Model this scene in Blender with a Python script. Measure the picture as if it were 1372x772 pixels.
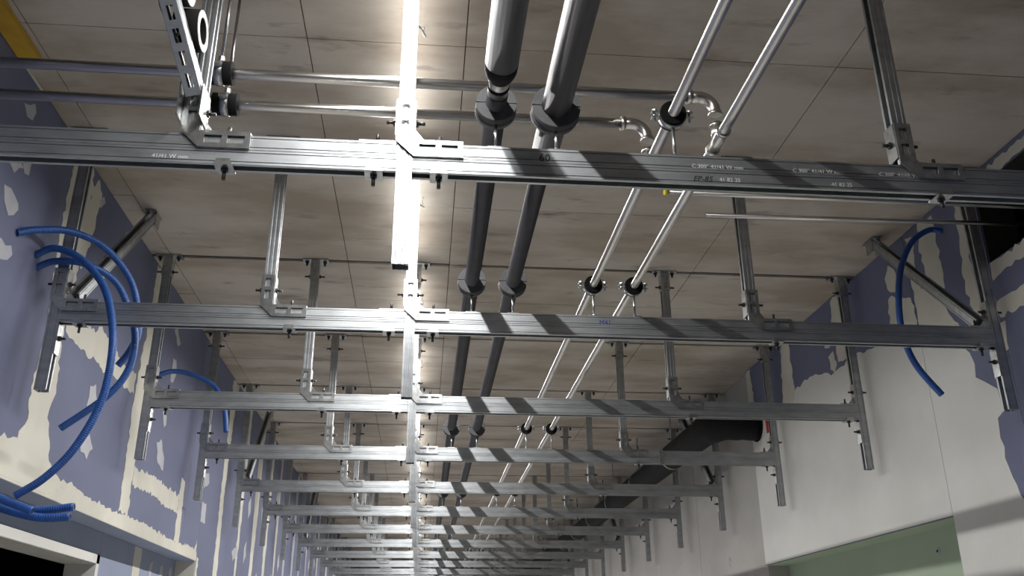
import bpy, bmesh, math, random
from mathutils import Vector, Matrix
random.seed(7)
for o in list(bpy.data.objects): bpy.data.objects.remove(o)
S = bpy.context.scene
C = S.collection

# ---------------------------------------------------------------- camera, world, exposure
EYE = 1.6
yaw, pitch, roll, FPX = 0.0957333, 0.3867265, -0.00510943, 1211.64
fw = Vector((math.sin(yaw)*math.cos(pitch), math.cos(yaw)*math.cos(pitch), math.sin(pitch)))
r0 = Vector((math.cos(yaw), -math.sin(yaw), 0)); u0 = r0.cross(fw)
rt = math.cos(roll)*r0 + math.sin(roll)*u0
up = -math.sin(roll)*r0 + math.cos(roll)*u0
cd = bpy.data.cameras.new('camera'); cam = bpy.data.objects.new('camera', cd); C.objects.link(cam)
cd.sensor_width = 36; cd.lens = 36*FPX/1372; cd.clip_start = .02; cd.clip_end = 100
m = Matrix((rt, up, -fw)).transposed().to_4x4(); m.translation = (0, 0, EYE)
cam.matrix_world = m
S.camera = cam
w = bpy.data.worlds.new('world'); S.world = w; w.use_nodes = True
w.node_tree.nodes['Background'].inputs[0].default_value = (.80, .88, 1, 1)
w.node_tree.nodes['Background'].inputs[1].default_value = .25
S.view_settings.view_transform = 'Standard'; S.view_settings.look = 'None'
S.view_settings.exposure = .75; S.view_settings.gamma = 1; S.view_settings.use_curve_mapping = False
LAMP_W = 15.5           # watts of each batten light, downwards
LAMP_UP = .45           # watts through its upper slot
LAMP_Z = EYE + 1.800; LAMP_X = -.095

# ---------------------------------------------------------------- constants (metres)
ZC = EYE + 1.925                      # ceiling underside
XL, XR = -1.437, 2.315                # wall faces
B = [1.995 + 1.2*i for i in range(14)]  # front face of each support frame
Y0, Y1 = -9.0, 24.0
ZB = EYE + 1.122                      # underside of the cross beams
ZT = ZB + .082
ZP = EYE + .870                       # lower end of the posts
PX = (-1.3515, -.0785, 2.2425)        # wall post, centre post, wall post
HX = (-.606, 1.25)                    # inner hangers
PIPE = dict(a=.153, b=.311, c=.625, d=.785); ZPIPE = EYE + 1.335
ORD = ['nearest', 'second', 'third', 'fourth', 'fifth', 'sixth', 'seventh', 'eighth', 'ninth', 'tenth', 'eleventh', 'twelfth', 'thirteenth', 'fourteenth']

# ---------------------------------------------------------------- materials
def mat(name, col, rough=.6, metal=0, noise=None, bump=None, col2=None, col3=None, aniso=None):
    """noise: (scale xyz, detail, lo, hi) mixes col->col2; bump: (scale xyz, strength); col3: second stain layer"""
    M = bpy.data.materials.new(name); M.use_nodes = True
    nt = M.node_tree; N = nt.nodes; L = nt.links; b = N['Principled BSDF']
    b.inputs['Base Color'].default_value = (*col, 1); b.inputs['Roughness'].default_value = rough; b.inputs['Metallic'].default_value = metal
    g = N.new('ShaderNodeNewGeometry')
    def nz(sc, det, off=0):
        mp = N.new('ShaderNodeMapping'); mp.inputs['Scale'].default_value = sc; mp.inputs['Location'].default_value = (off, off*1.7, off*.3)
        L.new(g.outputs['Position'], mp.inputs['Vector'])
        t = N.new('ShaderNodeTexNoise'); t.inputs['Scale'].default_value = 1; t.inputs['Detail'].default_value = det; t.inputs['Roughness'].default_value = .6
        L.new(mp.outputs[0], t.inputs['Vector']); return t
    cur = None
    def layer(cur, c, sc, det, lo, hi, off):
        t = nz(sc, det, off)
        mr = N.new('ShaderNodeMapRange'); mr.inputs[1].default_value = lo; mr.inputs[2].default_value = hi
        L.new(t.outputs['Fac'], mr.inputs[0])
        mx = N.new('ShaderNodeMix'); mx.data_type = 'RGBA'
        L.new(mr.outputs[0], mx.inputs[0])
        if cur is None: mx.inputs[6].default_value = (*col, 1)
        else: L.new(cur, mx.inputs[6])
        mx.inputs[7].default_value = (*c, 1)
        return mx.outputs[2]
    if noise: cur = layer(cur, col2, noise[0], noise[1], noise[2], noise[3], 0)
    if col3: cur = layer(cur, col3[0], col3[1], 6, col3[2], col3[3], 5)
    if cur is not None: L.new(cur, b.inputs['Base Color'])
    if bump:
        t = nz(bump[0], 4, 9); bp = N.new('ShaderNodeBump'); bp.inputs['Strength'].default_value = bump[1]; bp.inputs['Distance'].default_value = .004
        L.new(t.outputs['Fac'], bp.inputs['Height']); L.new(bp.outputs[0], b.inputs['Normal'])
    return M
M_GALV = mat('galvanized steel', (.46, .48, .49), .40, .86, ((9, 30, 30), 5, .35, .7), ((3, 90, 90), .15), (.33, .345, .36), ((.56, .57, .57), (2, 60, 25), .6, .8))
M_ZINC = mat('bright zinc', (.46, .47, .47), .28, .92, ((40, 40, 40), 3, .4, .7), None, (.30, .31, .31))
M_STEEL = mat('stainless steel', (.62, .60, .57), .29, 1, ((6, 6, 6), 4, .4, .7), None, (.52, .50, .47))
M_BOLT = mat('dark bolt steel', (.05, .05, .05), .45, .6)
M_FOAM = mat('dark grey foam', (.060, .060, .063), .8, 0, ((30, 30, 30), 3, .4, .7), ((120, 120, 120), .2), (.046, .046, .048))
M_SLEEVE = mat('grey pipe insulation', (.042, .040, .044), .50, 0, ((12, 12, 12), 3, .4, .7), None, (.034, .032, .036))
M_BLACK = mat('black rubber', (.006, .006, .006), .95)
M_BLACK.node_tree.nodes['Principled BSDF'].inputs['Specular IOR Level'].default_value = .15
M_DUCT = mat('black insulation', (.005, .005, .006), .7, 0, ((5, 5, 5), 3, .4, .7), ((9, 9, 9), .4), (.008, .008, .009))
M_DUCT.node_tree.nodes['Principled BSDF'].inputs['Specular IOR Level'].default_value = .25
M_SLEEVE.node_tree.nodes['Principled BSDF'].inputs['Specular IOR Level'].default_value = .5
M_BLUE = mat('blue plastic conduit', (.014, .080, .30), .42, 0, ((20, 20, 20), 2, .4, .7), None, (.010, .062, .25))
M_CONC = mat('board marked concrete', (.48, .435, .38), .85, 0, ((1.1, 2.6, 2), 10, .40, .61), ((4, 40, 10), .5), (.33, .28, .225), ((.18, .15, .125), (3, 9, 7), .60, .76))
M_JOINT = mat('dark joint', (.025, .022, .02), .9)
M_WCONC = mat('grey concrete wall', (.42, .405, .38), .85, 0, ((1.5, 1.2, 1.2), 8, .35, .7), ((20, 20, 20), .15), (.34, .33, .31), ((.24, .23, .22), (2, 6, 6), .66, .74))
M_PURPLE = mat('purple plasterboard', (.146, .160, .248), .8, 0, ((2, 2, 2), 5, .35, .7), None, (.124, .137, .214))
M_PLAST = mat('cream joint filler', (.62, .60, .52), .85, 0, ((3, 3, 3), 6, .35, .7), ((30, 30, 30), .12), (.52, .50, .44))
M_SPOT = mat('thin grey filler', (.46, .46, .48), .85, 0, ((8, 8, 8), 5, .35, .7), None, (.38, .38, .43))
M_WHITE = mat('white painted plaster', (.66, .655, .62), .8, 0, ((1.5, 1.5, 1.5), 6, .35, .7), None, (.58, .575, .54))
M_GREEN = mat('green plasterboard', (.38, .46, .34), .8, 0, ((2, 2, 2), 5, .35, .7), None, (.34, .41, .30), ((.16, .19, .15), (9, 9, 14), .72, .78))
M_BLUEB = mat('blue grey plasterboard', (.27, .31, .42), .8, 0, ((2, 2, 2), 5, .35, .7), None, (.24, .27, .37))
M_FLOOR = mat('pale screed floor', (.64, .63, .60), .8, 0, ((2, 2, 2), 6, .35, .7), None, (.57, .56, .53))
M_DARK = mat('dark void', (.012, .012, .013), .9)
M_YELL = mat('yellow paint', (.50, .30, .02), .6, 0, ((6, 6, 6), 5, .4, .7), None, (.38, .22, .02))
M_YCAP = mat('yellow cap', (.75, .60, .03), .5)
M_RED = mat('red label', (.45, .03, .02), .5)
M_LIGHTGREY = mat('light grey gasket', (.42, .42, .41), .7)
M_PEN = mat('black pen', (.01, .01, .015), .6)
M_BPEN = mat('blue pen', (.03, .04, .25), .6)
M_PRINT = mat('pale print', (.62, .62, .60), .7)
M_WIRE = mat('white cable', (.75, .73, .68), .5)
M_COPPER = mat('rusty wire', (.30, .15, .08), .6, .5)
M_HOUSE = mat('lamp housing', (.7, .7, .7), .5)
M_EMIT = bpy.data.materials.new('lit diffuser'); M_EMIT.use_nodes = True
_b = M_EMIT.node_tree.nodes['Principled BSDF']; _b.inputs['Emission Color'].default_value = (1, .97, .92, 1); _b.inputs['Emission Strength'].default_value = 4

# ---------------------------------------------------------------- mesh builder
class MB:
    def __init__(s): s.v = []; s.f = []; s.sm = []
    def box(s, x0, x1, y0, y1, z0, z1):
        n = len(s.v)
        s.v += [(x0,y0,z0),(x1,y0,z0),(x1,y1,z0),(x0,y1,z0),(x0,y0,z1),(x1,y0,z1),(x1,y1,z1),(x0,y1,z1)]
        s.f += [tuple(n+i for i in q) for q in ((3,2,1,0),(4,5,6,7),(0,1,5,4),(1,2,6,5),(2,3,7,6),(3,0,4,7))]; s.sm += [0]*6
        return s
    def prism(s, poly, o, u, v, a):
        """poly in (u, v) at origin o, extruded along vector a"""
        n = len(s.v); k = len(poly); o, u, v, a = map(Vector, (o, u, v, a))
        for e in (0, 1):
            s.v += [tuple(o + u*p + v*q + a*e) for p, q in poly]
        s.f += [tuple(range(n+k-1, n-1, -1)), tuple(range(n+k, n+2*k))]
        s.f += [(n+i, n+(i+1) % k, n+k+(i+1) % k, n+k+i) for i in range(k)]; s.sm += [0]*(k+2)
        return s
    def tube(s, pts, r, n=16, cap=True, smooth=True):
        pts = [Vector(p) for p in pts]; rs = r if isinstance(r, (list, tuple)) else [r]*len(pts)
        t0 = (pts[1]-pts[0]).normalized()
        nv = t0.cross(Vector((0, 0, 1)) if abs(t0.z) < .9 else Vector((1, 0, 0))).normalized()
        base = len(s.v)
        for i, p in enumerate(pts):
            t = ((pts[min(i+1, len(pts)-1)]-pts[i]).normalized() + (pts[i]-pts[max(i-1, 0)]).normalized())
            t = t.normalized() if t.length > 1e-6 else t0
            nv = (nv - t*nv.dot(t)).normalized(); bv = t.cross(nv)
            for j in range(n):
                a = 2*math.pi*j/n
                s.v.append(tuple(p + (nv*math.cos(a) + bv*math.sin(a))*rs[i]))
        for i in range(len(pts)-1):
            for j in range(n):
                a, b = base+i*n+j, base+i*n+(j+1) % n
                s.f.append((a, b, b+n, a+n)); s.sm.append(1 if smooth else 0)
        if cap:
            s.f.append(tuple(base+j for j in range(n-1, -1, -1))); s.f.append(tuple(base+(len(pts)-1)*n+j for j in range(n))); s.sm += [0, 0]
        return s
    def cyl(s, p0, p1, r, n=16): return s.tube([p0, p1], r, n)
    def hexn(s, p0, p1, r): return s.tube([p0, p1], r, 6, smooth=False)
    def ring(s, c, axis, ro, ri, ln, a0=0, a1=2*math.pi, n=24, uvec=None):
        """ring sector centred at c, extruded +-ln/2 along axis"""
        ax = Vector(axis).normalized(); c = Vector(c)
        u = Vector(uvec) if uvec else ax.cross(Vector((0, 0, 1))).normalized(); v = ax.cross(u)
        full = abs(a1-a0-2*math.pi) < 1e-4; k = n if full else n+1; b = len(s.v)
        for j in range(k):
            a = a0+(a1-a0)*j/n; d = u*math.cos(a)+v*math.sin(a)
            for rr, e in ((ro, -1), (ro, 1), (ri, 1), (ri, -1)): s.v.append(tuple(c+d*rr+ax*e*ln/2))
        for j in range(n):
            p, q = b+4*j, b+4*((j+1) % k)
            for e in range(4):
                e2 = (e+1) % 4; s.f.append((p+e, q+e, q+e2, p+e2)); s.sm.append(1 if e in (0, 2) else 0)
        if not full:
            s.f += [(b, b+1, b+2, b+3), tuple(b+4*(k-1)+e for e in (3, 2, 1, 0))]; s.sm += [0, 0]
        return s
    def mesh(s, name, mt):
        me = bpy.data.meshes.new(name); me.from_pydata(s.v, [], s.f); me.materials.append(mt)
        if any(s.sm): me.polygons.foreach_set('use_smooth', [bool(x) for x in s.sm])
        bm = bmesh.new(); bm.from_mesh(me); bmesh.ops.recalc_face_normals(bm, faces=bm.faces); bm.to_mesh(me); bm.free()
        me.update(); return me
def ob(name, me, parent=None, loc=None):
    o = bpy.data.objects.new(name, me); C.objects.link(o)
    if parent: o.parent = parent
    if loc: o.location = loc
    return o
def tag(o, label, cat, group=None):
    o['label'] = label; o['category'] = cat
    if group: o['group'] = group
    return o
def empty(name, loc, label, cat, group=None):
    return tag(ob(name, None, None, loc), label, cat, group)
def struct(name, me):
    o = ob(name, me); o['kind'] = 'structure'; return o
def smooth_path(pts, k=8):
    P = [Vector(p) for p in pts]; out = []
    for i in range(len(P)-1):
        p0, p1, p2, p3 = P[max(i-1, 0)], P[i], P[i+1], P[min(i+2, len(P)-1)]
        for j in range(k):
            t = j/k
            out.append(.5*((2*p1)+(p2-p0)*t+(2*p0-5*p1+4*p2-p3)*t*t+(-p0+3*p1-3*p2+p3)*t**3))
    return out+[P[-1]]

# strut channel profile, millimetres -> metres; u across, v depth, slot at v = 41
_half = [(-18.6,0),(-20.5,1.2),(-20.5,6.6),(-18.0,7.0),(-18.0,9.2),(-20.5,9.6),(-20.5,32.4),(-18.0,32.8),(-18.0,35.0),(-20.5,35.4),(-20.5,41),(-11,41),(-11,33.5),(-13.2,33.5),(-13.2,38.6),(-17.5,38.6),(-17.5,36.4),(-16.2,35.4),(-16.2,32),(-17.5,31),(-17.5,11),(-16.2,10),(-16.2,6),(-17.5,5),(-17.5,2.6)]
PROF = [(a/1000, b/1000) for a, b in _half] + [(-a/1000, b/1000) for a, b in reversed(_half)]
_rib = [(-18.6,0),(-20.5,1.2),(-20.5,9),(-18.2,10),(-18.2,15.5),(-20.5,16.5),(-20.5,24.5),(-18.2,25.5),(-18.2,31),(-20.5,32),(-20.5,41),(-11,41),(-11,33.5),(-13.2,33.5),(-13.2,38.6),(-17.2,38.6),(-17.2,33),(-15.6,32),(-15.6,24.5),(-17.2,23.5),(-17.2,17.5),(-15.6,16.5),(-15.6,9),(-17.2,8),(-17.2,2.6)]
PROF2 = [(a/1000, b/1000) for a, b in _rib] + [(-a/1000, b/1000) for a, b in reversed(_rib)]
HALF = [(a/1000, b/1000) for a, b in _half]
def strut(mb, p0, p1, slot, holes=False, ribbed=False):
    p0, p1 = Vector(p0), Vector(p1); ax = (p1-p0); L = ax.length; t = ax.normalized()
    v = Vector(slot); v = (v-t*v.dot(t)).normalized(); u = t.cross(v)
    o = p0 - v*.0205
    if not holes: mb.prism(PROF2 if ribbed else PROF, o, u, v, ax)
    else:
        mb.prism(HALF, o, u, v, ax); mb.prism([(-a, b) for a, b in reversed(HALF)], o, u, v, ax)
        for sg in (-1, 1):
            mb.prism([(sg*.0186, 0), (sg*.0175, .0026), (sg*.0080, .0026), (sg*.0080, 0)], o, u, v, ax)
        s = .0; k = 0
        while s < L:
            ln = min(.020, L-s)
            mb.prism([(-.0080, 0), (-.0080, .0026), (.0080, .0026), (.0080, 0)], o+t*s, u, v, t*ln); s += .054
    return mb

# ---------------------------------------------------------------- setting: floor, ceiling, walls
struct('floor', MB().box(-3.0, 3.4, Y0, Y1, -.1, 0).mesh('floor', M_FLOOR))
ceil = struct('ceiling', MB().box(-2.9, 3.3, Y0, Y1, ZC+.012, ZC+.2).mesh('ceiling', M_JOINT))
# slabs of the soffit: wide dark joints at every frame, hairline joints between
xs = [XL-.23, -1.345, -.442, .09, .262, 1.405, XR+.16]
yb = []
y = B[0]+.02-1.2*8
while y < Y1: yb.append(y); y += 1.2
for ci in range(len(xs)-1):
    for k in range(len(yb)-1):
        wide = .003 if ci == 3 else .017
        ymid = yb[k]+.535
        for (a, b_, ga, gb) in ((yb[k], ymid, wide, .0018), (ymid, yb[k+1], .0018, wide)):
            dz = random.uniform(0, .0025)
            ob('slab', MB().box(xs[ci]+.0018, xs[ci+1]-.0018, a+ga, b_-gb, ZC+dz, ZC+.012).mesh('slab', M_CONC), ceil)
struct('wall_far', MB().box(-3, 3.4, Y1, Y1+.1, 0, ZC+.2).mesh('wall_far', M_WCONC))
struct('wall_near', MB().box(-3, 3.4, Y0-.1, Y0, 0, ZC+.2).mesh('wall_near', M_WCONC))

NZ = EYE+.567           # head of the niche in the left wall
ND = .12                # its depth
WL = struct('wall_left', MB().box(XL-.24, XL-.0125, 6.13, Y1, 0, ZC).box(XL-.24, XL-.0125, Y0, 6.13, NZ+.012, ZC)
            .box(XL-.24, XL-ND-.0125, 4.70, 6.13, 0, NZ+.012).box(XL-.24, XL-ND-.0125, Y0, 4.70, EYE+.46, NZ+.012).box(XL-.24, XL-ND-.0125, Y0, 3.0, 0, EYE+.46).mesh('wall_left', M_BLUEB))
def board(x0, x1, y0, y1, z0, z1, par, mt=M_PURPLE):
    return ob('board', MB().box(x0, x1, y0+.0012, y1-.0012, z0+.0012, z1-.0012).mesh('board', mt), par)
ys = [Y0, -1.4, 1.0, 2.2, 3.42, 4.58, 5.72]
for a, b_ in zip(ys[:-1], ys[1:]):
    zs = [NZ, 2.84 if a != 4.58 else 2.43, ZC] if a > 3 else [NZ, ZC]
    for c, d in zip(zs[:-1], zs[1:]): board(XL-.0125, XL, a, b_, c, d, WL)
board(XL-.0125, XL, 5.72, 6.13, NZ, ZC, WL)
ob('soffit_board', MB().box(XL-ND, XL, Y0, 6.13, NZ, NZ+.012).mesh('soffit_board', M_BLUEB), WL)
y = 6.13
while y < Y1:
    e = min(y+.62 if y < 12 else y+1.25, Y1); board(XL-.0125, XL, y, e, 0, ZC, WL); y = e
# niche back, with a doorway
board(XL-ND-.0125, XL-ND, 4.70, 5.30, 0, NZ, WL, M_BLUEB); board(XL-ND-.0125, XL-ND, 5.30, 6.13, 0, NZ, WL, M_BLUEB)
board(XL-ND-.0125, XL-ND, Y0, 4.70, EYE+.46, NZ, WL, M_BLUEB); board(XL-ND-.0125, XL-ND, Y0, 3.0, 0, EYE+.46, WL, M_BLUEB)
ob('niche_jamb', MB().box(XL-ND, XL, 6.122, 6.129, 0, NZ).mesh('niche_jamb', M_PLAST), WL)
dr = struct('door_1', MB().box(XL-ND-.14, XL-ND+.004, 4.66, 4.70, 0, EYE+.46).box(XL-ND-.14, XL-ND+.004, 3.0, 4.70, EYE+.42, EYE+.46).mesh('door_1', M_WHITE))
ob('reveal_lining', MB().box(XL-ND-.135, XL-ND-.01, 3.0, 4.66, EYE+.414, EYE+.42).mesh('reveal_lining', M_WCONC), dr)
ob('dark_room', MB().box(-2.9, -2.85, 1.0, 7, 0, NZ+.1).box(-2.85, XL-.24, 1.0, 7, NZ+.05, NZ+.1).box(-2.85, XL-.24, 6.95, 7, 0, NZ+.05).box(-2.85, XL-.24, 1.0, 1.05, 0, NZ+.05).box(-2.85, XL-.245, 1.05, 6.95, .002, .01).mesh('dark_room', M_DARK), dr)
ob('inner_post', MB().box(-2.02, -1.98, 4.05, 4.1, 0, NZ+.05).mesh('inner_post', M_WHITE), dr)

# right wall: opening up high, green lined niche low down, then a concrete wall
GZ = EYE+.56; GD = .16; CE = 6.2; OZ0, OZ1, OY0, OY1 = EYE+1.512, EYE+1.852, 1.2, 3.262
WR = struct('wall_right', MB().box(XR+.0125, XR+.17, Y0, OY0, 0, ZC).box(XR+.0125, XR+.17, OY0, OY1, 0, OZ0-.001).box(XR+.0125, XR+.17, OY0, OY1, OZ1+.001, ZC)
            .box(XR+.0125, XR+.17, OY1, 3.86, 0, ZC).box(XR+.0125, XR+.17, 3.86, CE, GZ+.0125, ZC).mesh('wall_right', M_JOINT))
board(XR, XR+.0125, Y0, OY0, 0, ZC, WR); board(XR, XR+.0125, OY0, OY1, 0, OZ0, WR); board(XR, XR+.0125, OY0, OY1, OZ1, ZC, WR)
board(XR, XR+.0125, OY1, 3.8605, 0, ZC, WR)
for a, b_ in ((3.8615, 4.66), (4.66, 5.45), (5.45, CE)): board(XR, XR+.0125, a, b_, GZ, ZC, WR)
ob('soffit_board', MB().box(XR+.0125, XR+GD, 3.86, CE, GZ, GZ+.012).mesh('soffit_board', M_GREEN), WR)
gb = ob('green_board', MB().box(XR+GD, XR+GD+.0125, 3.86, CE, 0, GZ+.01).mesh('green_board', M_GREEN), WR)
ob('wall_plug', MB().tube([(XR+GD-.004, 4.31, EYE+.46), (XR+GD, 4.31, EYE+.46)], .016, 14).mesh('wall_plug', M_SPOT), gb)
ob('plug_screw', MB().tube([(XR+GD-.007, 4.31, EYE+.46), (XR+GD-.003, 4.31, EYE+.46)], .007, 10).mesh('plug_screw', M_BOLT), gb)
for a, b_ in ((CE, 7.75), (7.75, 9.3), (9.3, 10.85), (10.85, 12.4), (12.4, 15.5), (15.5, 18.6), (18.6, Y1)):
    ob('concrete_panel', MB().box(XR+.018, XR+.17, a+.003, b_-.003, 0, ZC).mesh('concrete_panel', M_WCONC), WR)
# dark shaft behind the opening
ob('shaft_lining', MB().box(3.2, 3.25, .6, 4, 2.4, ZC).box(XR+.17, 3.2, .6, .65, 2.4, ZC).box(XR+.17, 3.2, 3.95, 4.0, 2.4, ZC).box(XR+.17, 3.2, .6, 4, 2.4, 2.45).box(XR+.175, 3.2, .6, 4, ZC-.03, ZC-.01).mesh('shaft_lining', M_DARK), WR)
for yy, r in ((3.38, .05), (3.05, .035)):
    tag(ob('shaft_pipe', MB().cyl((2.62, yy, 2.45), (2.62, yy, ZC-.031), r).mesh('shaft_pipe', M_BLACK)), 'thick dark pipe in the shaft behind the wall opening' if r > .04 else 'thin dark pipe in the shaft behind the wall opening', 'pipe')

# joint filler: thin skims with ragged outlines, proud of the boards
def ragged(poly, step, amp, rng):
    out = []
    n = len(poly)
    for i in range(n):
        (a, b_), (c, d) = poly[i], poly[(i+1) % n]
        L = math.hypot(c-a, d-b_); k = max(1, int(L/step)); nx, nz = (d-b_)/max(L, 1e-6), -(c-a)/max(L, 1e-6)
        for j in range(k):
            straight = abs(b_-d) < .0011 and min(abs(b_-q) for q in (NZ+.002, GZ+.004, NZ+.011)) < .008 or (abs(a-c) < .0005 and a in (3.8625, 3.8595, 6.195))
            t = j/k; e = rng.gauss(0, amp) if (j or L < .3) and not straight else 0
            e = max(-2*amp, min(2*amp, e))
            out.append((a+(c-a)*t+nx*e, b_+(d-b_)*t+nz*e))
    return out
_rng = random.Random(3)
def patch(side, poly, mt=M_PLAST, step=.03, amp=.006, x=None, par=None):
    pts = ragged(poly, step, amp, _rng); th = _rng.uniform(.0008, .0022)
    x = (XL if side < 0 else XR) if x is None else x
    x0 = x - .0005 if side < 0 else x+.0005
    mb = MB().prism(pts, (x0, 0, 0), (0, 1, 0), (0, 0, 1), (th+.0005 if side < 0 else -th-.0005, 0, 0))
    return ob('plaster_patch', mb.mesh('plaster_patch', mt), par or (WL if side < 0 else WR))
SPOTS = [[(2.83,3.4),(2.9,3.44),(2.93,3.42),(2.91,3.38),(2.87,3.37)],[(2.8,3.16),(2.89,3.21),(2.92,3.2),(2.87,3.15)],[(2.9,3.21),(2.96,3.24),(2.97,3.19),(2.94,3.18)],
 [(2.82,3.07),(2.87,3.08),(2.95,3.06),(2.95,3.04),(2.89,2.99),(2.84,3.02)],[(2.85,2.89),(2.95,2.9),(2.98,2.88),(2.95,2.85),(2.88,2.83)],
 [(3.88,2.67),(3.94,2.7),(3.98,2.64),(3.92,2.58),(3.88,2.59)],[(3.88,2.44),(3.96,2.48),(4.03,2.44),(3.98,2.39),(3.9,2.4)],
 [(4.94,2.67),(5.02,2.7),(5.12,2.62),(5.13,2.55),(5.01,2.57)],[(4.97,2.84),(5.03,2.86),(5.06,2.8),(5.03,2.77)],[(4.97,3.32),(5.03,3.34),(5.13,3.28),(5.08,3.25)],
 [(5.02,3.16),(5.08,3.17),(5.12,3.11),(5.08,3.03),(5.03,3.03)],[(6.08,2.71),(6.2,2.74),(6.24,2.68),(6.11,2.62)],[(6.1,2.53),(6.22,2.54),(6.25,2.42),(6.12,2.41)],
 [(7.21,2.34),(7.41,2.41),(7.45,2.33),(7.28,2.28)],[(3.97,3.4),(3.98,3.45),(4.01,3.47),(4.04,3.41),(4.0,3.37)],[(3.62,3.43),(3.66,3.47),(3.68,3.45),(3.64,3.40)]]
for p in SPOTS: patch(-1, p, M_SPOT, .03, .005)
for p in ([(3.30,3.40),(3.37,3.515),(3.51,3.515),(3.54,3.31),(3.53,3.0),(3.50,2.8),(3.54,2.58),(3.52,2.45),(3.60,2.3),(3.80,2.23),(3.63,2.178),(3.23,2.178),(2.6,2.178),(2.6,2.30),(3.0,2.28),(3.17,2.3),(3.29,2.32),(3.34,2.4),(3.33,2.56),(3.35,2.75),(3.31,3.07)],
          [(3.53,3.44),(3.58,3.51),(3.64,3.44),(3.60,3.21),(3.56,3.08),(3.53,3.1)],
          [(3.53,2.86),(3.65,2.9),(3.83,2.9),(3.89,2.95),(4.0,2.92),(4.2,2.89),(4.44,2.9),(4.45,2.80),(4.3,2.79),(4.1,2.80),(4.0,2.77),(3.91,2.80),(3.78,2.78),(3.53,2.80)],
          [(4.52,3.515),(4.68,3.515),(4.68,2.89),(4.64,2.77),(4.63,2.42),(4.64,2.24),(4.50,2.24),(4.49,2.46),(4.46,2.73),(4.47,2.89),(4.51,3.19)],
          [(2.6,2.19),(3.31,2.32),(3.64,2.25),(3.91,2.255),(4.15,2.235),(4.52,2.235),(4.89,2.24),(5.5,2.225),(6.05,2.24),(6.1,2.30),(6.128,2.169),(2.6,2.169)],
          [(4.64,2.47),(4.89,2.49),(5.11,2.49),(5.53,2.48),(5.54,2.38),(5.28,2.38),(5.01,2.40),(4.64,2.39)],
          [(5.54,2.60),(5.62,2.58),(5.66,2.22),(5.54,2.215),(5.54,2.41)],
          [(6.62,3.515),(6.84,3.515),(6.77,3.25),(6.74,2.75),(6.78,2.13),(6.77,1.6),(6.63,1.6),(6.65,2.12),(6.62,2.67),(6.63,3.2)],
          [(6.14,2.2),(6.19,2.19),(6.18,1.6),(6.14,1.6)]):
    patch(-1, p, M_PLAST, .022, .0065)
y = 7.35
while y < 18:
    wd = random.uniform(.09, .2)
    patch(-1, [(y, 3.515), (y+wd, 3.515), (y+wd*1.1, 2.9), (y+wd*.9, 2.2), (y+wd, 1.4), (y, 1.4), (y+.03, 2.3), (y-.02, 2.9)], M_PLAST if random.random() < .6 else M_SPOT, .05, .008)
    for _ in range(2):
        zz = random.uniform(2.2, 3.3); yy = y+random.uniform(.25, .5)
        patch(-1, [(yy, zz), (yy+.08, zz+.06), (yy+.12, zz-.05), (yy+.03, zz-.12)], M_SPOT, .04, .006)
    y += .62
# niche back filler
for p in ([(5.22,.8),(5.38,.8),(5.37,NZ-.004),(5.24,NZ-.004)],): patch(-1, p, M_PLAST, .05, .004, XL-ND)
for a in (5.55, 5.78, 5.98): patch(-1, [(a, 2.10), (a+.06, 2.12), (a+.07, 2.02), (a+.02, 1.97)], M_SPOT, .03, .006, XL-ND)
# right wall
for p in ([(6.195,2.164),(6.195,2.9),(5.96,3.12),(5.64,3.1),(5.4,3.16),(5.12,3.17),(4.79,3.1),(4.57,3.11),(4.46,3.12),(4.23,3.08),(3.97,3.10),(3.8625,3.05),(3.8625,2.164)],
          [(3.8595,3.04),(3.70,2.98),(3.54,2.87),(3.49,2.8),(3.5,2.69),(3.4,2.64),(3.34,2.52),(3.41,2.49),(3.41,2.37),(3.39,2.21),(3.32,2.1),(3.1,1.95),(2.9,1.8),(2.8,.3),(3.8595,.3)]):
    patch(1, p, M_WHITE, .04, .010)
for p in ([(4.71,3.515),(4.61,3.515),(4.59,3.29),(4.59,3.12),(4.72,3.14),(4.73,3.39)],[(5.5,3.515),(5.37,3.515),(5.37,3.17),(5.39,3.10),(5.58,3.07),(5.54,3.3)],
          [(3.71,3.515),(3.58,3.50),(3.58,3.26),(3.6,3.09),(3.64,3.08),(3.72,3.25),(3.73,3.41)],[(3.84,3.50),(3.77,3.48),(3.8,3.28),(3.77,3.15),(3.845,3.19),(3.845,3.36)],
          [(4.03,3.44),(3.97,3.37),(3.98,3.28),(4.05,3.30),(4.08,3.38)],[(3.40,3.515),(3.33,3.42),(3.37,3.17),(3.35,2.96),(3.35,2.86),(3.42,2.91),(3.44,3.08),(3.43,3.23)],
          [(3.845,3.2),(3.74,3.20),(3.63,3.06),(3.52,2.90),(3.845,3.0)],[(4.08,3.28),(3.87,3.20),(3.87,3.05),(4.13,3.06)],[(4.84,3.21),(4.77,3.22),(4.74,3.12),(4.8,3.08)],[(4.87,3.33),(4.78,3.31),(4.8,3.25),(4.86,3.27)],
          [(6.195,3.515),(6.10,3.515),(6.09,3.16),(6.0,3.0),(6.195,2.8)],[(3.25,3.107),(2.5,3.107),(2.5,3.05),(3.04,3.04),(3.18,3.06),(3.25,3.03)],[(3.26,2.94),(2.9,2.95),(2.9,2.86),(3.26,2.87)],
          [(3.32,2.85),(3.24,2.85),(3.25,2.73),(3.31,2.74)],[(3.25,3.50),(2.4,3.50),(2.4,3.455),(3.25,3.455)],[(3.02,2.80),(2.92,2.84),(2.88,2.72),(2.98,2.66)]):
    patch(1, p, M_PLAST, .025, .007)
sg = tag(ob('warning_label', MB().box(XR-.006, XR-.003, 5.80, 5.90, EYE+1.40, EYE+1.50).mesh('warning_label', M_RED)), 'small red and white label on the right wall beside the duct', 'label')
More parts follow.
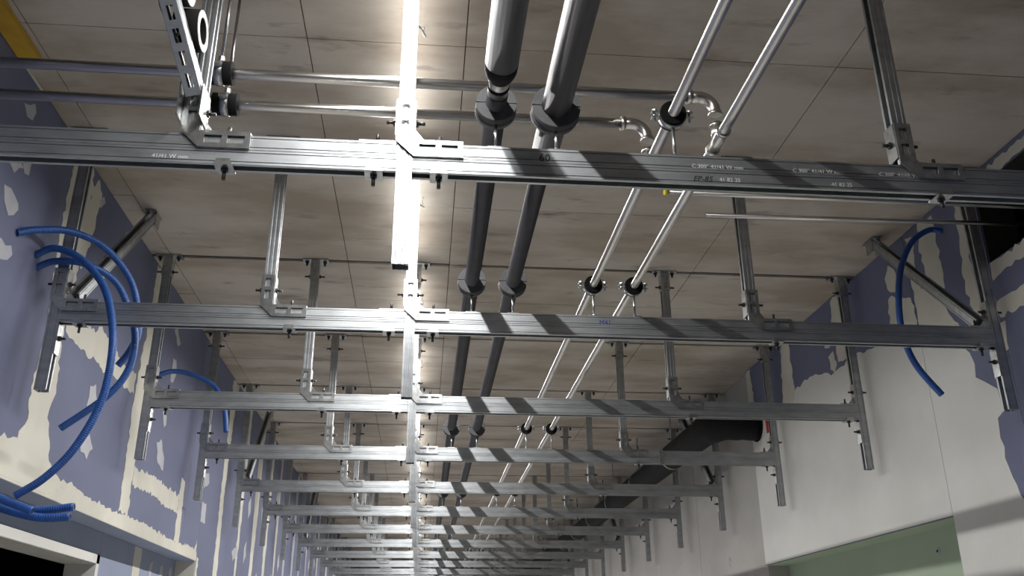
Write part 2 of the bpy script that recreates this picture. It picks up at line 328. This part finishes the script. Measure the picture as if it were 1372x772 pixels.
ob('label_backing', MB().box(XR-.003, XR-.0005, 5.78, 5.92, EYE+1.30, EYE+1.52).mesh('label_backing', M_WHITE), sg)
tag(ob('edge_plank', MB().box(-1.433, -1.365, 2.07, 2.73, ZC-.022, ZC-.002).mesh('edge_plank', M_YELL)), 'yellow strip fixed along the ceiling edge above the left wall', 'plank')

ob('edge_strip', MB().box(XL, XL+.004, 1.5, 2.96, ZC-.012, ZC-.002).mesh('edge_strip', M_PLAST), WL)

# ---------------------------------------------------------------- support frames
def plate_holes(outer, holes, y0, y1):
    """plate in XZ with rectangular holes, thickness y0..y1"""
    bm = bmesh.new(); edges = []
    for loop in [outer]+[[(a, c), (b_, c), (b_, d), (a, d)] for a, b_, c, d in holes]:
        vs = [bm.verts.new((p, y0, q)) for p, q in loop]
        edges += [bm.edges.new((vs[i], vs[(i+1) % len(vs)])) for i in range(len(vs))]
    r = bmesh.ops.triangle_fill(bm, edges=edges, use_beauty=True)
    fs = [f for f in r['geom'] if isinstance(f, bmesh.types.BMFace)]
    if not fs: fs = list(bm.faces)
    e = bmesh.ops.extrude_face_region(bm, geom=fs)
    bmesh.ops.translate(bm, verts=[v for v in e['geom'] if isinstance(v, bmesh.types.BMVert)], vec=(0, y1-y0, 0))
    bmesh.ops.recalc_face_normals(bm, faces=bm.faces)
    return bm
def bm_merge(bm, mb):
    n0 = len(bm.verts); vs = [bm.verts.new(v) for v in mb.v]
    for f in mb.f: bm.faces.new([vs[i] for i in f])
    bmesh.ops.recalc_face_normals(bm, faces=bm.faces)
def bm_mesh(bm, name, mt):
    me = bpy.data.meshes.new(name); bm.to_mesh(me); bm.free(); me.materials.append(mt); return me
zb = ZB-ZP; zt = ZT-ZP; zc = ZC-ZP      # local heights
H2 = .0205
# local meshes; each drawn about its own origin
me_beam_l = strut(strut(MB(), (PX[0]+H2, H2, zb+H2), (PX[1]-H2, H2, zb+H2), (0, 0, -1)), (PX[0]+H2, H2, zb+3*H2), (PX[1]-H2, H2, zb+3*H2), (0, 0, 1)).mesh('cross_beam', M_GALV)
me_beam_r = strut(strut(MB(), (PX[1]+H2, H2, zb+H2), (PX[2]-H2, H2, zb+H2), (0, 0, -1)), (PX[1]+H2, H2, zb+3*H2), (PX[2]-H2, H2, zb+3*H2), (0, 0, 1)).mesh('cross_beam', M_GALV)
me_post_l = strut(MB(), (0, H2, 0), (0, H2, zc-.006), (1, 0, 0)).mesh('post', M_GALV)
me_post_r = strut(MB(), (0, H2, 0), (0, H2, zc-.006), (-1, 0, 0)).mesh('post', M_GALV)
me_post_c = strut(MB(), (0, H2, 0), (0, H2, zc-.006), (1, 0, 0), ribbed=True).mesh('post', M_GALV)
me_hang_l = strut(MB(), (0, H2, zt), (0, H2, zc-.006), (1, 0, 0), ribbed=True).mesh('hanger', M_GALV)
me_hang_r = strut(MB(), (0, H2, zt), (0, H2, zc-.006), (-1, 0, 0), ribbed=True).mesh('hanger', M_GALV)
# L bracket, origin at post centre on the beam's top front edge
bm = plate_holes([(-.0225,.125),(.0225,.125),(.0225,.006),(.1475,.006),(.1475,-.041),(.0225,-.041),(-.0225,.002)],
                 [(-.011,.011,.028,.062),(-.011,.011,.076,.110),(.036,.078,-.028,-.006),(.092,.134,-.028,-.006)], -.0080, -.0045)
mbx = MB().box(.0215, .0255, -.0046, .043, .006, .125).box(.0215, .1475, -.0046, .043, .0005, .0045).box(-.0255, -.0215, -.0046, .043, .02, .125)
mbx.prism([(.0255, .0045), (.06, .0045), (.0255, .05)], (0, .019, 0), (1, 0, 0), (0, 0, 1), (0, .004, 0))
bm_merge(bm, mbx); me_brk = bm_mesh(bm, 'angle_bracket', M_ZINC)
# plain angle for the right posts: plates on the post's inner side and on the beam
mbx = MB().box(-.0255, -.0215, 0, .041, .004, .11).box(-.11, -.0215, 0, .041, .0005, .0045)
mbx.prism([(-.0255, .0045), (-.06, .0045), (-.0255, .045)], (0, .019, 0), (1, 0, 0), (0, 0, 1), (0, .004, 0))
me_ang = mbx.mesh('angle_plate', M_ZINC)
me_strap = MB().box(-.0245, -.0208, 0, .041, -.20, -.09).mesh('strap_plate', M_ZINC)
me_flat = MB().box(-.115, -.024, 0, .041, .0005, .0045).mesh('flat_plate', M_ZINC)
def bolt_mesh(p0, d, ln, rr=.0048, nut=.0095):
    p0 = Vector(p0); d = Vector(d)
    return MB().hexn(p0, p0+d*.007, nut).cyl(p0+d*.007, p0+d*ln, rr, 8).mesh('bolt', M_BOLT)
me_b_up = bolt_mesh((0, H2, .0045), (0, 0, 1), .028)
me_b_left = bolt_mesh((-.0255, H2, .07), (-1, 0, 0), .024)
me_b_right = bolt_mesh((.0255, H2, .07), (1, 0, 0), .024)
me_b_down = bolt_mesh((0, H2, -.004), (0, 0, -1), .030)
mbx = MB().box(-.0225, .0225, -.002, .043, -.0045, -.0005)
mbx.prism([(-.0225, -.0045), (.0225, -.0045), (.0165, .012), (-.0165, .012)], (0, -.006, 0), (1, 0, 0), (0, 0, 1), (0, .004, 0))
mbx.prism([(-.0225, -.0045), (.0225, -.0045), (.0165, .012), (-.0165, .012)], (0, .043, 0), (1, 0, 0), (0, 0, 1), (0, .004, 0))
me_clamp = mbx.mesh('beam_clamp', M_ZINC)
# ceiling foot, origin at post centre on the ceiling
bm = plate_holes([(-.0235, -.006), (.0235, -.006), (.0235, -.115), (-.0235, -.115)], [(-.01, .01, -.052, -.020), (-.01, .01, -.100, -.066)], -.0035, -.0005)
mbx = MB().box(-.0235, -.0208, -.0005, .044, -.115, -.006).box(.0208, .0235, -.0005, .044, -.115, -.006).box(-.0235, .0235, .0415, .044, -.115, -.006).box(-.066, .066, -.012, .053, -.006, -.0005)
bm_merge(bm, mbx); me_foot = bm_mesh(bm, 'ceiling_foot', M_ZINC)
me_b_anch = bolt_mesh((0, H2, -.006), (0, 0, -1), .022, .0055, .011)
me_b_fl = bolt_mesh((-.0235, H2, -.09), (-1, 0, 0), .028); me_b_fr = bolt_mesh((.0235, H2, -.09), (1, 0, 0), .028)
# wall braces in rows 2, 5, 8, 11
def brace_mesh(x): return strut(MB(), (x, .030, zt+.020), (x, .030+.695, zt+.020+.682), (0, -1, 1)).mesh('brace', M_GALV)
me_br = [brace_mesh(-1.305), brace_mesh(2.195)]
def bfoot(x): return MB().box(x-.024, x-.0205, .70, .76, zc-.075, zc-.002).box(x+.0205, x+.024, .70, .76, zc-.075, zc-.002).box(x-.024, x+.024, .68, .79, zc-.006, zc-.0005).mesh('brace_foot', M_ZINC)
me_bf = [bfoot(-1.305), bfoot(2.195)]
frames = []
for i, by in enumerate(B):
    lab = ('%s steel channel support frame across the corridor, %s' % (('nearest', 'with a pen mark and a perforated brace') if i == 0 else (ORD[i], 'counted from the camera')))
    if i == 0: lab = 'nearest steel channel support frame, with hand written 60 and a perforated brace'
    elif i in (1, 4, 7, 10): lab = '%s steel channel support frame from the camera, with diagonal wall braces' % ORD[i]
    else: lab = '%s steel channel support frame from the camera, without wall braces' % ORD[i]
    F = empty('support_frame', (0, by, ZP), lab, 'support frame', 'strut channel frames spanning the corridor')
    frames.append(F); det = i < 8
    bl = ob('cross_beam', me_beam_l, F); br = ob('cross_beam', me_beam_r, F)
    for k, px in enumerate(PX): ob('post', (me_post_l, me_post_c, me_post_r)[k], F, (px, 0, 0))
    ob('hanger', me_hang_l, F, (HX[0], 0, 0)); ob('hanger', me_hang_r, F, (HX[1], 0, 0))
    for px in (PX[0], HX[0], PX[1], HX[1]):
        b_ = ob('angle_bracket', me_brk, F, (px, 0, zt))
        c_ = ob('beam_clamp', me_clamp, F, (px+.088, 0, zb))
        if det:
            ob('bolt', me_b_up, b_, (.088, 0, 0)); ob('bolt', me_b_left, b_); ob('bolt', me_b_right, b_); ob('bolt', me_b_down, c_)
    a_ = ob('angle_plate', me_ang, F, (PX[2], 0, zt)); f_ = ob('flat_plate', me_flat, F, (PX[1], 0, zt))
    c1 = ob('beam_clamp', me_clamp, F, (PX[2]-.07, 0, zb)); c2 = ob('beam_clamp', me_clamp, F, (PX[1]-.075, 0, zb))
    if det:
        ob('bolt', me_b_up, a_, (-.075, 0, 0)); ob('bolt', me_b_up, f_, (-.07, 0, 0)); ob('bolt', me_b_left, a_); ob('bolt', me_b_right, a_, (-.002, 0, 0)); s_ = ob('strap_plate', me_strap, F, (PX[2], 0, zt)); ob('bolt', me_b_left, s_, (0, 0, -.21))
        s_ = ob('strap_plate', me_strap, F, (PX[0]+.0455, 0, zt)); ob('bolt', me_b_right, s_, (-.0455, 0, -.21))
        ob('bolt', me_b_down, c1); ob('bolt', me_b_down, c2)
    for px in PX+HX:
        t_ = ob('ceiling_foot', me_foot, F, (px, 0, zc))
        if i < 6:
            ob('bolt', me_b_anch, t_, (-.046, 0, 0)); ob('bolt', me_b_anch, t_, (.046, 0, 0)); ob('bolt', me_b_fl, t_); ob('bolt', me_b_fr, t_)
    if i in (1, 4, 7, 10):
        for k in (0, 1): ob('brace', me_br[k], F); ob('brace_foot', me_bf[k], F)
    if i == 0:
        s = Vector((-.600, -.028, .43)); d = Vector((-.28, -1, 1))
        p1 = s+d*.612
        bb = ob('brace', strut(MB(), s, p1, (0, 1, 1), holes=True).mesh('brace', M_GALV), F); bb['label'] = 'perforated channel brace rising towards the camera'
        ob('brace_hinge', MB().box(-.634, -.6315, -.05, .02, .36, .45).mesh('brace_hinge', M_ZINC), F); ob('brace_hinge', MB().box(-.580, -.5775, -.05, .02, .36, .45).mesh('brace_hinge', M_ZINC), F)
        ob('brace_foot', MB().box(p1.x-.05, p1.x+.05, p1.y-.05, p1.y+.05, zc-.006, zc-.0005).mesh('brace_foot', M_ZINC), F)
        beam1 = br
    if i == 1: beam2 = br
    if i == 3:
        ob('splice_plate', MB().box(1.47, 1.50, -.004, -.0005, zb-.002, zt+.002).box(1.47, 1.50, -.004, .045, zt+.0005, zt+.004).mesh('splice_plate', M_ZINC), F)

def text(s, x, z, size, mt, par, name, shear=0):
    cu = bpy.data.curves.new(name, 'FONT'); cu.body = s; cu.size = size; cu.extrude = .00015; cu.shear = shear; cu.resolution_u = 2
    t = bpy.data.objects.new(name, cu); C.objects.link(t); bpy.context.view_layer.update()
    me = bpy.data.meshes.new_from_object(t.evaluated_get(bpy.context.evaluated_depsgraph_get())); bpy.data.objects.remove(t)
    me.materials.clear(); me.materials.append(mt)
    o = ob(name, me, par, (x, -.0006, z)); o.rotation_euler = (math.pi/2, 0, 0); return o
def bx(px): return px
text('60', .262, zt-.036, .030, M_PEN, beam1, 'pen_mark')
text('EP-85', .66, zt-.075, .022, M_PEN, beam1, 'pen_mark', .3)
for xx in (.66, .93, 1.165): text('C 300° 41/41 W mm', xx, zt-.036, .016, M_PRINT, beam1, 'printed_mark')
for xx in (.73, 1.03): text('41 82 25', xx, zt-.073, .016, M_PRINT, beam1, 'printed_mark')
text('M41', .64, zt-.036, .026, M_BPEN, beam2, 'pen_mark')
text('41/41 W mm', -.69, zt-.073, .016, M_PRINT, bpy.data.objects['cross_beam'], 'printed_mark')

# ---------------------------------------------------------------- long pipes on the frames
YA, YZ = -2.6, 21.0
def bead(mb, p, ax, r, w=.012): return mb.ring(p, ax, r, r*.75, w)
o = empty('insulated_pipe', (PIPE['a'], YA, ZPIPE), 'dark insulated pipe left of centre whose thick sleeve ends before the nearest frame', 'pipe', 'dark insulated pipes')
P0 = Vector((PIPE['a'], YA, ZPIPE))
ob('pipe', MB().tube([(0, 1.95-YA, 0), (0, YZ-YA, 0)], .0275, 20).mesh('pipe', M_SLEEVE), o)
ob('bare_pipe', MB().tube([(0, 1.85-YA, 0), (0, 1.955-YA, 0)], .0262, 20).mesh('bare_pipe', M_STEEL), o)
ob('pipe_collar', MB().ring((0, 1.918-YA, 0), (0, 1, 0), .0275, .025, .010).mesh('pipe_collar', M_BLACK), o)
ob('insulation_sleeve', MB().tube([(0, 0, 0), (0, 1.85-YA-.03, 0)], .041, 24).mesh('insulation_sleeve', M_SLEEVE), o)
ob('sleeve_end', MB().tube([(0, 1.817-YA, 0), (0, 1.85-YA, 0), (0, 1.872-YA, 0), (0, 1.885-YA, 0)], [.0415, .040, .034, .027], 24).mesh('sleeve_end', M_DUCT), o)
o = empty('insulated_pipe', (PIPE['b'], YA, ZPIPE), 'dark insulated pipe right of centre with a thick sleeve past the nearest frame', 'pipe', 'dark insulated pipes')
ob('pipe', MB().tube([(0, 2.2-YA, 0), (0, YZ-YA, 0)], .0275, 20).mesh('pipe', M_SLEEVE), o)
ob('insulation_sleeve', MB().tube([(0, 0, 0), (0, 2.255-YA, 0)], .0385, 24).mesh('insulation_sleeve', M_SLEEVE), o)
TEE = dict(c=2.278, d=2.125); ZX = EYE+1.475; RS = .0148
for key, lab in (('c', 'thin stainless steel pipe along the corridor, left one of two'), ('d', 'thin stainless steel pipe along the corridor, right one of two')):
    o = empty('stainless_pipe', (PIPE[key], YA, ZPIPE), lab, 'pipe', 'stainless pipes along the corridor')
    ob('pipe', MB().tube([(0, 0, 0), (0, YZ-YA, 0)], RS, 18).mesh('pipe', M_STEEL), o)
    ty = TEE[key]-YA
    t = ob('tee_fitting', MB().tube([(0, ty-.055, 0), (0, ty+.055, 0)], .0172, 18).tube([(0, ty, 0), (0, ty, .05)], .0168, 18).mesh('tee_fitting', M_STEEL), o)
    for q in (-.05, .05): ob('bead', MB().ring((0, ty+q, 0), (0, 1, 0), .0205, .016, .013).mesh('bead', M_STEEL), t)
    ob('bead', MB().ring((0, ty, .046), (0, 0, 1), .0200, .015, .012, uvec=(1, 0, 0)).mesh('bead', M_STEEL), t)
    if key == 'd':
        c_ = ob('coupling', MB().tube([(0, 7.85-YA, 0), (0, 7.95-YA, 0)], .0195, 16).mesh('coupling', M_STEEL), o)
for key, lab in (('d', 'stainless cross pipe near the ceiling reaching furthest right, elbow turned down'), ('c', 'shorter stainless cross pipe near the ceiling, elbow turned down')):
    X, Y = PIPE[key], TEE[key]
    o = empty('cross_pipe', (XL+.004, Y, ZX), lab, 'pipe', 'stainless pipes crossing under the ceiling')
    L = X-XL-.004; R = .045
    ob('pipe', MB().tube([(0, 0, 0), (L-R-.02, 0, 0)], RS, 18).mesh('pipe', M_STEEL), o)
    arc = [(L-R+R*math.sin(a), 0, -R+R*math.cos(a)) for a in [math.pi/2*k/8 for k in range(9)]]
    e = ob('elbow', MB().tube([(L-R-.03, 0, 0)]+arc+[(L, 0, -R-.015)], .0172, 18).mesh('elbow', M_STEEL), o)
    ob('bead', MB().ring((L-R-.026, 0, 0), (1, 0, 0), .0210, .016, .013).mesh('bead', M_STEEL), e)
    ob('bead', MB().ring((L, 0, -R-.010), (0, 0, 1), .0205, .016, .012, uvec=(1, 0, 0)).mesh('bead', M_STEEL), e)

# pipe clamps standing on the frames
def half_ring(c, ro, ri, ln, upper):
    return MB().ring(c, (0, 1, 0), ro, ri, ln, (0 if not upper else math.pi)+.03, (math.pi if not upper else 2*math.pi)-.03, 14, uvec=(1, 0, 0))
zr = ZPIPE-ZT      # pipe height above the beam top
me_rod_b = MB().tube([(0, 0, .003), (0, 0, zr-.053)], .0042, 10).mesh('threaded_rod', M_ZINC)
me_rod_s = MB().tube([(0, 0, .003), (0, 0, zr-.034)], .0042, 10).mesh('threaded_rod', M_ZINC)
me_base = MB().box(-.022, .022, -.019, .019, .0004, .0035).hexn((0, 0, .0035), (0, 0, .010), .0085).mesh('base_plate', M_ZINC)
me_up = [half_ring((0, 0, zr), ro, r, .046, True).mesh('clamp_half', M_FOAM) for r, ro in ((.0285, .0535), (.0390, .0640))]
me_lo = [half_ring((0, 0, zr), ro, r, .046, False).mesh('clamp_half', M_FOAM) for r, ro in ((.0285, .0535), (.0390, .0640))]
me_cband = [MB().ring((0, .010, zr), (0, 1, 0), ro+.0012, ro-.0002, .018).mesh('clamp_band', M_FOAM) for ro in (.0535, .0640)]
me_rub = MB().ring((0, 0, zr), (0, 1, 0), .035, RS+.0003, .040).mesh('rubber_insert', M_BLACK)
me_sband = MB().ring((0, 0, zr), (0, 1, 0), .0375, .0352, .020).box(-.056, -.037, -.010, .010, zr-.010, zr-.006).box(-.056, -.037, -.010, .010, zr+.006, zr+.010).box(.037, .056, -.010, .010, zr-.010, zr-.006).box(.037, .056, -.010, .010, zr+.006, zr+.010).mesh('clamp_band', M_ZINC)
me_lug = MB().cyl((-.047, 0, zr-.020), (-.047, 0, zr+.018), .0036, 8).hexn((-.047, 0, zr+.010), (-.047, 0, zr+.016), .008).cyl((.047, 0, zr-.020), (.047, 0, zr+.018), .0036, 8).hexn((.047, 0, zr+.010), (.047, 0, zr+.016), .008).mesh('clamp_screw', M_ZINC)
WHO = dict(a='the left dark pipe', b='the right dark pipe', c='the left stainless pipe', d='the right stainless pipe')
for i in (0, 1, 3, 5, 7, 9, 11):
    for key in 'abcd':
        if i == 0 and key == 'd': continue
        dark = key in 'ab'
        o = empty('pipe_clamp', (PIPE[key], B[i]+H2, ZT), '%s clamp holding %s above the %s support frame' % ('foam block' if dark else 'black rubber and zinc', WHO[key], ORD[i]), 'pipe clamp', 'pipe clamps standing on the frames')
        ob('base_plate', me_base, o)
        ob('threaded_rod', me_rod_b if dark else me_rod_s, o)
        if dark:
            q = 1 if (i == 0 and key == 'b') else 0
            ob('clamp_half', me_up[q], o); ob('clamp_half', me_lo[q], o); ob('clamp_band', me_cband[q], o)
        else:
            ob('rubber_insert', me_rub, o); bnd = ob('clamp_band', me_sband, o); ob('clamp_screw', me_lug, bnd)
# clamps hanging the cross pipes from the ceiling
for key, xx, lab in (('d', -.592, 'hanging rubber clamp on the far cross pipe'), ('c', -.606, 'hanging rubber clamp on the near cross pipe')):
    Y = TEE[key]
    o = empty('hanging_clamp', (xx, Y, ZX), lab+' near the perforated brace', 'pipe clamp', 'clamps hanging from the ceiling')
    ob('rubber_insert', MB().ring((0, 0, 0), (1, 0, 0), .0325, RS+.0003, .070).mesh('rubber_insert', M_BLACK), o)
    bnd = ob('clamp_band', MB().ring((0, 0, 0), (1, 0, 0), .0350, .0326, .022).box(-.011, .011, .034, .052, -.004, .004).box(-.011, .011, -.052, -.034, -.004, .004).mesh('clamp_band', M_ZINC), o)
    ob('rod_nut', MB().hexn((0, 0, .034), (0, 0, .052), .009).mesh('rod_nut', M_ZINC), o)
    ob('threaded_rod', MB().tube([(0, 0, .040), (0, 0, ZC-ZX-.001)], .0044, 10).mesh('threaded_rod', M_ZINC), o)
# two spare insulation blocks fixed to the perforated brace
for k, t in enumerate((.10, .178)):
    c = Vector((-.600-.28*t+.005, B[0]-.028-t, ZP+.43+t)) + Vector((.0, .058, .058))
    o = empty('pipe_clamp', c, '%s black clamp block without a pipe, behind the perforated brace' % ('lower' if k == 0 else 'upper'), 'pipe clamp', 'black clamp blocks on the brace')
    ob('clamp_block', MB().ring((0, 0, 0), (1, 0, 0), .0535, .034, .060).mesh('clamp_block', M_BLACK), o)
    ob('end_gasket', MB().ring((.0312, 0, 0), (1, 0, 0), .0520, .034, .002).mesh('end_gasket', M_LIGHTGREY), o)
    ob('stud', MB().tube([(-.012, -.030, -.030), (-.012, -.052, -.052)], .005, 8).mesh('stud', M_ZINC), o)

# black insulated duct along the right wall
DX, DZ, DY = 2.0, EYE+1.50, 6.08
arc = [(DX+.20-.20*math.sin(a)-(0), DY+.20-.20*math.cos(a), DZ) for a in [math.pi/2*k/10 for k in range(11)]]
pth = [(XR-.003, DY, DZ), (XR-.06, DY, DZ)]+arc+[(DX, DY+.5, DZ), (DX, 8, DZ), (DX, 12, DZ), (DX, YZ, DZ)]
rr = [.110, .108]+[.104+.004*math.sin(k*1.3) for k in range(11)]+[.102, .1, .1, .1]
o = empty('insulated_duct', (DX, DY, DZ), 'thick black insulated duct bending out of the right wall and along it', 'duct')
ob('duct_run', MB().tube([(a-DX, b_-DY, c-DZ) for a, b_, c in pth], rr, 28).mesh('duct_run', M_DUCT), o)
ob('duct_collar', MB().ring((XR-.008-DX, 0, 0), (1, 0, 0), .116, .09, .014).mesh('duct_collar', M_BLACK), o)
for yy in (7.2, 8.4, 9.6, 10.8, 12.0, 13.2):
    q = empty('duct_hanger', (DX, yy, DZ), 'rod hanger carrying the black duct, %s from the camera' % {7.2: 'first', 8.4: 'second', 9.6: 'third', 10.8: 'fourth', 12.0: 'fifth', 13.2: 'sixth'}[yy], 'hanger', 'duct hangers')
    ob('hanger_band', MB().ring((0, 0, 0), (0, 1, 0), .1035, .1012, .025).mesh('hanger_band', M_ZINC), q)
    ob('hanger_rod', MB().tube([(0, 0, .103), (0, 0, ZC-DZ-.001)], .005, 8).mesh('hanger_rod', M_ZINC), q)

# capped pipes coming out of the wall opening
o = empty('capped_pipe', (2.6, 2.845, EYE+1.56), 'thin steel pipe with a yellow end cap under the nearest frame', 'pipe')
ob('pipe', MB().tube([(.838-2.6, 0, 0), (0, 0, .0)], .0095, 14).mesh('pipe', M_STEEL), o)
ob('end_cap', MB().tube([(.830-2.6, 0, 0), (.842-2.6, 0, 0)], .0125, 14).mesh('end_cap', M_YCAP), o)
tag(ob('thin_pipe', MB().tube([(1.034, 3.012, EYE+1.558), (2.6, 3.03, EYE+1.585)], .0085, 14).mesh('thin_pipe', M_STEEL)), 'thin open ended steel pipe without a cap, reaching out of the wall opening', 'pipe')

# ---------------------------------------------------------------- blue conduits
def conduit(pts, label, group='blue flexible conduits'):
    p = smooth_path(pts, 10); o = tag(ob('flexible_conduit', None, None, p[0]), label, 'conduit', group)
    q = [a-p[0] for a in p]
    ob('tube', MB().tube(q, .0128, 14).mesh('tube', M_BLUE), o)
    d = (q[-1]-q[-2]).normalized()
    ob('open_end', MB().ring(q[-1]+d*.0006, d, .0126, .0096, .0012).mesh('open_end', M_BLUE), o)
    ob('bore', MB().tube([q[-1]-d*.002, q[-1]+d*.0003], .0095, 12).mesh('bore', M_DARK), o)
    # corrugation
    if len(p) > 0:
        mb = MB(); acc = 0
        for a, b_ in zip(q[:-1], q[1:]):
            L = (b_-a).length; dd = (b_-a).normalized()
            while acc < L: mb.ring(a+dd*acc, dd, .01345, .0126, .0030, n=12, uvec=dd.orthogonal().normalized()); acc += .0075
            acc -= L
        ob('corrugation', mb.mesh('corrugation', M_BLUE), o)['kind'] = 'stuff'
conduit([(-1.436,2.975,2.966),(-1.40,3.03,3.005),(-1.325,3.13,3.05),(-1.229,3.215,3.03),(-1.15,3.30,2.945),(-1.112,3.335,2.835),(-1.097,3.34,2.735),(-1.118,3.34,2.660),(-1.15,3.34,2.607)], 'blue conduit from the upper hole in the left wall, ending shortest of three')
conduit([(-1.436,3.150,2.960),(-1.37,3.133,2.982),(-1.271,3.122,2.942),(-1.165,3.10,2.831),(-1.102,3.07,2.686),(-1.076,3.05,2.545),(-1.086,3.05,2.388),(-1.143,3.05,2.237),(-1.219,3.05,2.139),(-1.298,3.05,2.081)], 'longest blue conduit looping in front of the second frame at left')
conduit([(-1.436,3.182,2.925),(-1.38,3.176,2.948),(-1.28,3.176,2.945),(-1.19,3.25,2.915),(-1.135,3.29,2.829),(-1.093,3.3,2.711),(-1.097,3.3,2.581),(-1.16,3.3,2.475),(-1.297,3.3,2.358)], 'blue conduit passing behind the second frame, hanging to middle length at left')
conduit([(-1.50,2.95,2.13),(-1.394,3.0,2.093),(-1.321,3.0,2.064),(-1.218,3.0,2.026)], 'shortest of the blue conduit ends at the lower left corner')
conduit([(-1.50,3.05,2.11),(-1.413,3.05,2.072),(-1.34,3.05,2.043),(-1.22,3.05,2.014),(-1.12,3.05,2.016)], 'lower long blue conduit end at the lower left corner')
conduit([(-1.50,3.08,2.14),(-1.415,3.08,2.104),(-1.342,3.08,2.072),(-1.245,3.08,2.040),(-1.124,3.08,2.052)], 'upper long blue conduit end at the lower left corner')
conduit([(-1.436,4.78,2.99),(-1.37,4.83,3.03),(-1.262,4.86,3.017),(-1.152,4.88,2.958),(-1.093,4.88,2.845),(-1.068,4.88,2.715)], 'short blue conduit between the third and fourth frames on the left')
conduit([(2.314,3.53,3.39),(2.26,3.545,3.40),(2.15,3.52,3.32),(2.03,3.44,3.15),(1.925,3.32,2.945),(1.907,3.3,2.794),(1.941,3.3,2.669),(2.024,3.3,2.551)], 'single blue conduit hanging from the right wall')

# ---------------------------------------------------------------- batten lights along the centre line
for k in range(-2, 14):
    a = B[0]+1.2*k+.15; ln = .92; yc = a+ln/2
    lab = 'slim white batten light under the ceiling, %s' % ('in front of the nearest frame' if k == -1 else 'overhead behind the viewer, %s row' % {-3: 'third', -2: 'second'}.get(k, '') if k < 0 else 'just beyond the %s support frame' % ORD[k])
    o = empty('batten_light', (LAMP_X, yc, LAMP_Z), lab, 'light', 'batten lights along the corridor')
    ob('housing', MB().box(-.014, .014, -ln/2, ln/2, .004, .026).mesh('housing', M_HOUSE), o)
    ob('diffuser', MB().box(-.012, .012, -ln/2+.01, ln/2-.01, .001, .004).mesh('diffuser', M_EMIT), o)
    for s_ in (-1, 1): ob('suspension_wire', MB().tube([(0, s_*.42, .026), (0, s_*.42, ZC-LAMP_Z-.001)], .0012, 6).mesh('suspension_wire', M_WIRE), o)
    if k in (0, 1, 2, 3):
        ob('cable', MB().tube(smooth_path([(.012, -.3, .016), (.035, -.28, .02), (.050, -.20, .05), (.040, -.15, .10), (.042, -.15, ZC-LAMP_Z-.002)], 6), .003, 8).mesh('cable', M_WIRE), o)
    ld = bpy.data.lights.new('batten_lamp', 'AREA'); ld.shape = 'RECTANGLE'; ld.size = .028; ld.size_y = ln-.02; ld.energy = LAMP_W; ld.color = (1, .985, .97)
    ld.spread = math.radians(168)
    lo = bpy.data.objects.new('lamp', ld); C.objects.link(lo); lo.parent = o
    l2 = ld.copy(); l2.energy = LAMP_UP; l2.size = .02; l2.spread = math.pi
    lo = bpy.data.objects.new('lamp', l2); C.objects.link(lo); lo.parent = o; lo.location = (0, 0, .031); lo.rotation_euler = (math.pi, 0, 0)
    ob('upper_diffuser', MB().box(-.010, .010, -ln/2+.01, ln/2-.01, .026, .029).mesh('upper_diffuser', M_EMIT), o)
tag(ob('wire_stub', MB().tube(smooth_path([(-.86, 2.33, ZC), (-.862, 2.335, ZC-.05), (-.85, 2.34, ZC-.085), (-.835, 2.345, ZC-.10)], 6), .003, 8).mesh('wire_stub', M_COPPER)), 'short bent rusty wire hanging from the ceiling at left', 'wire')
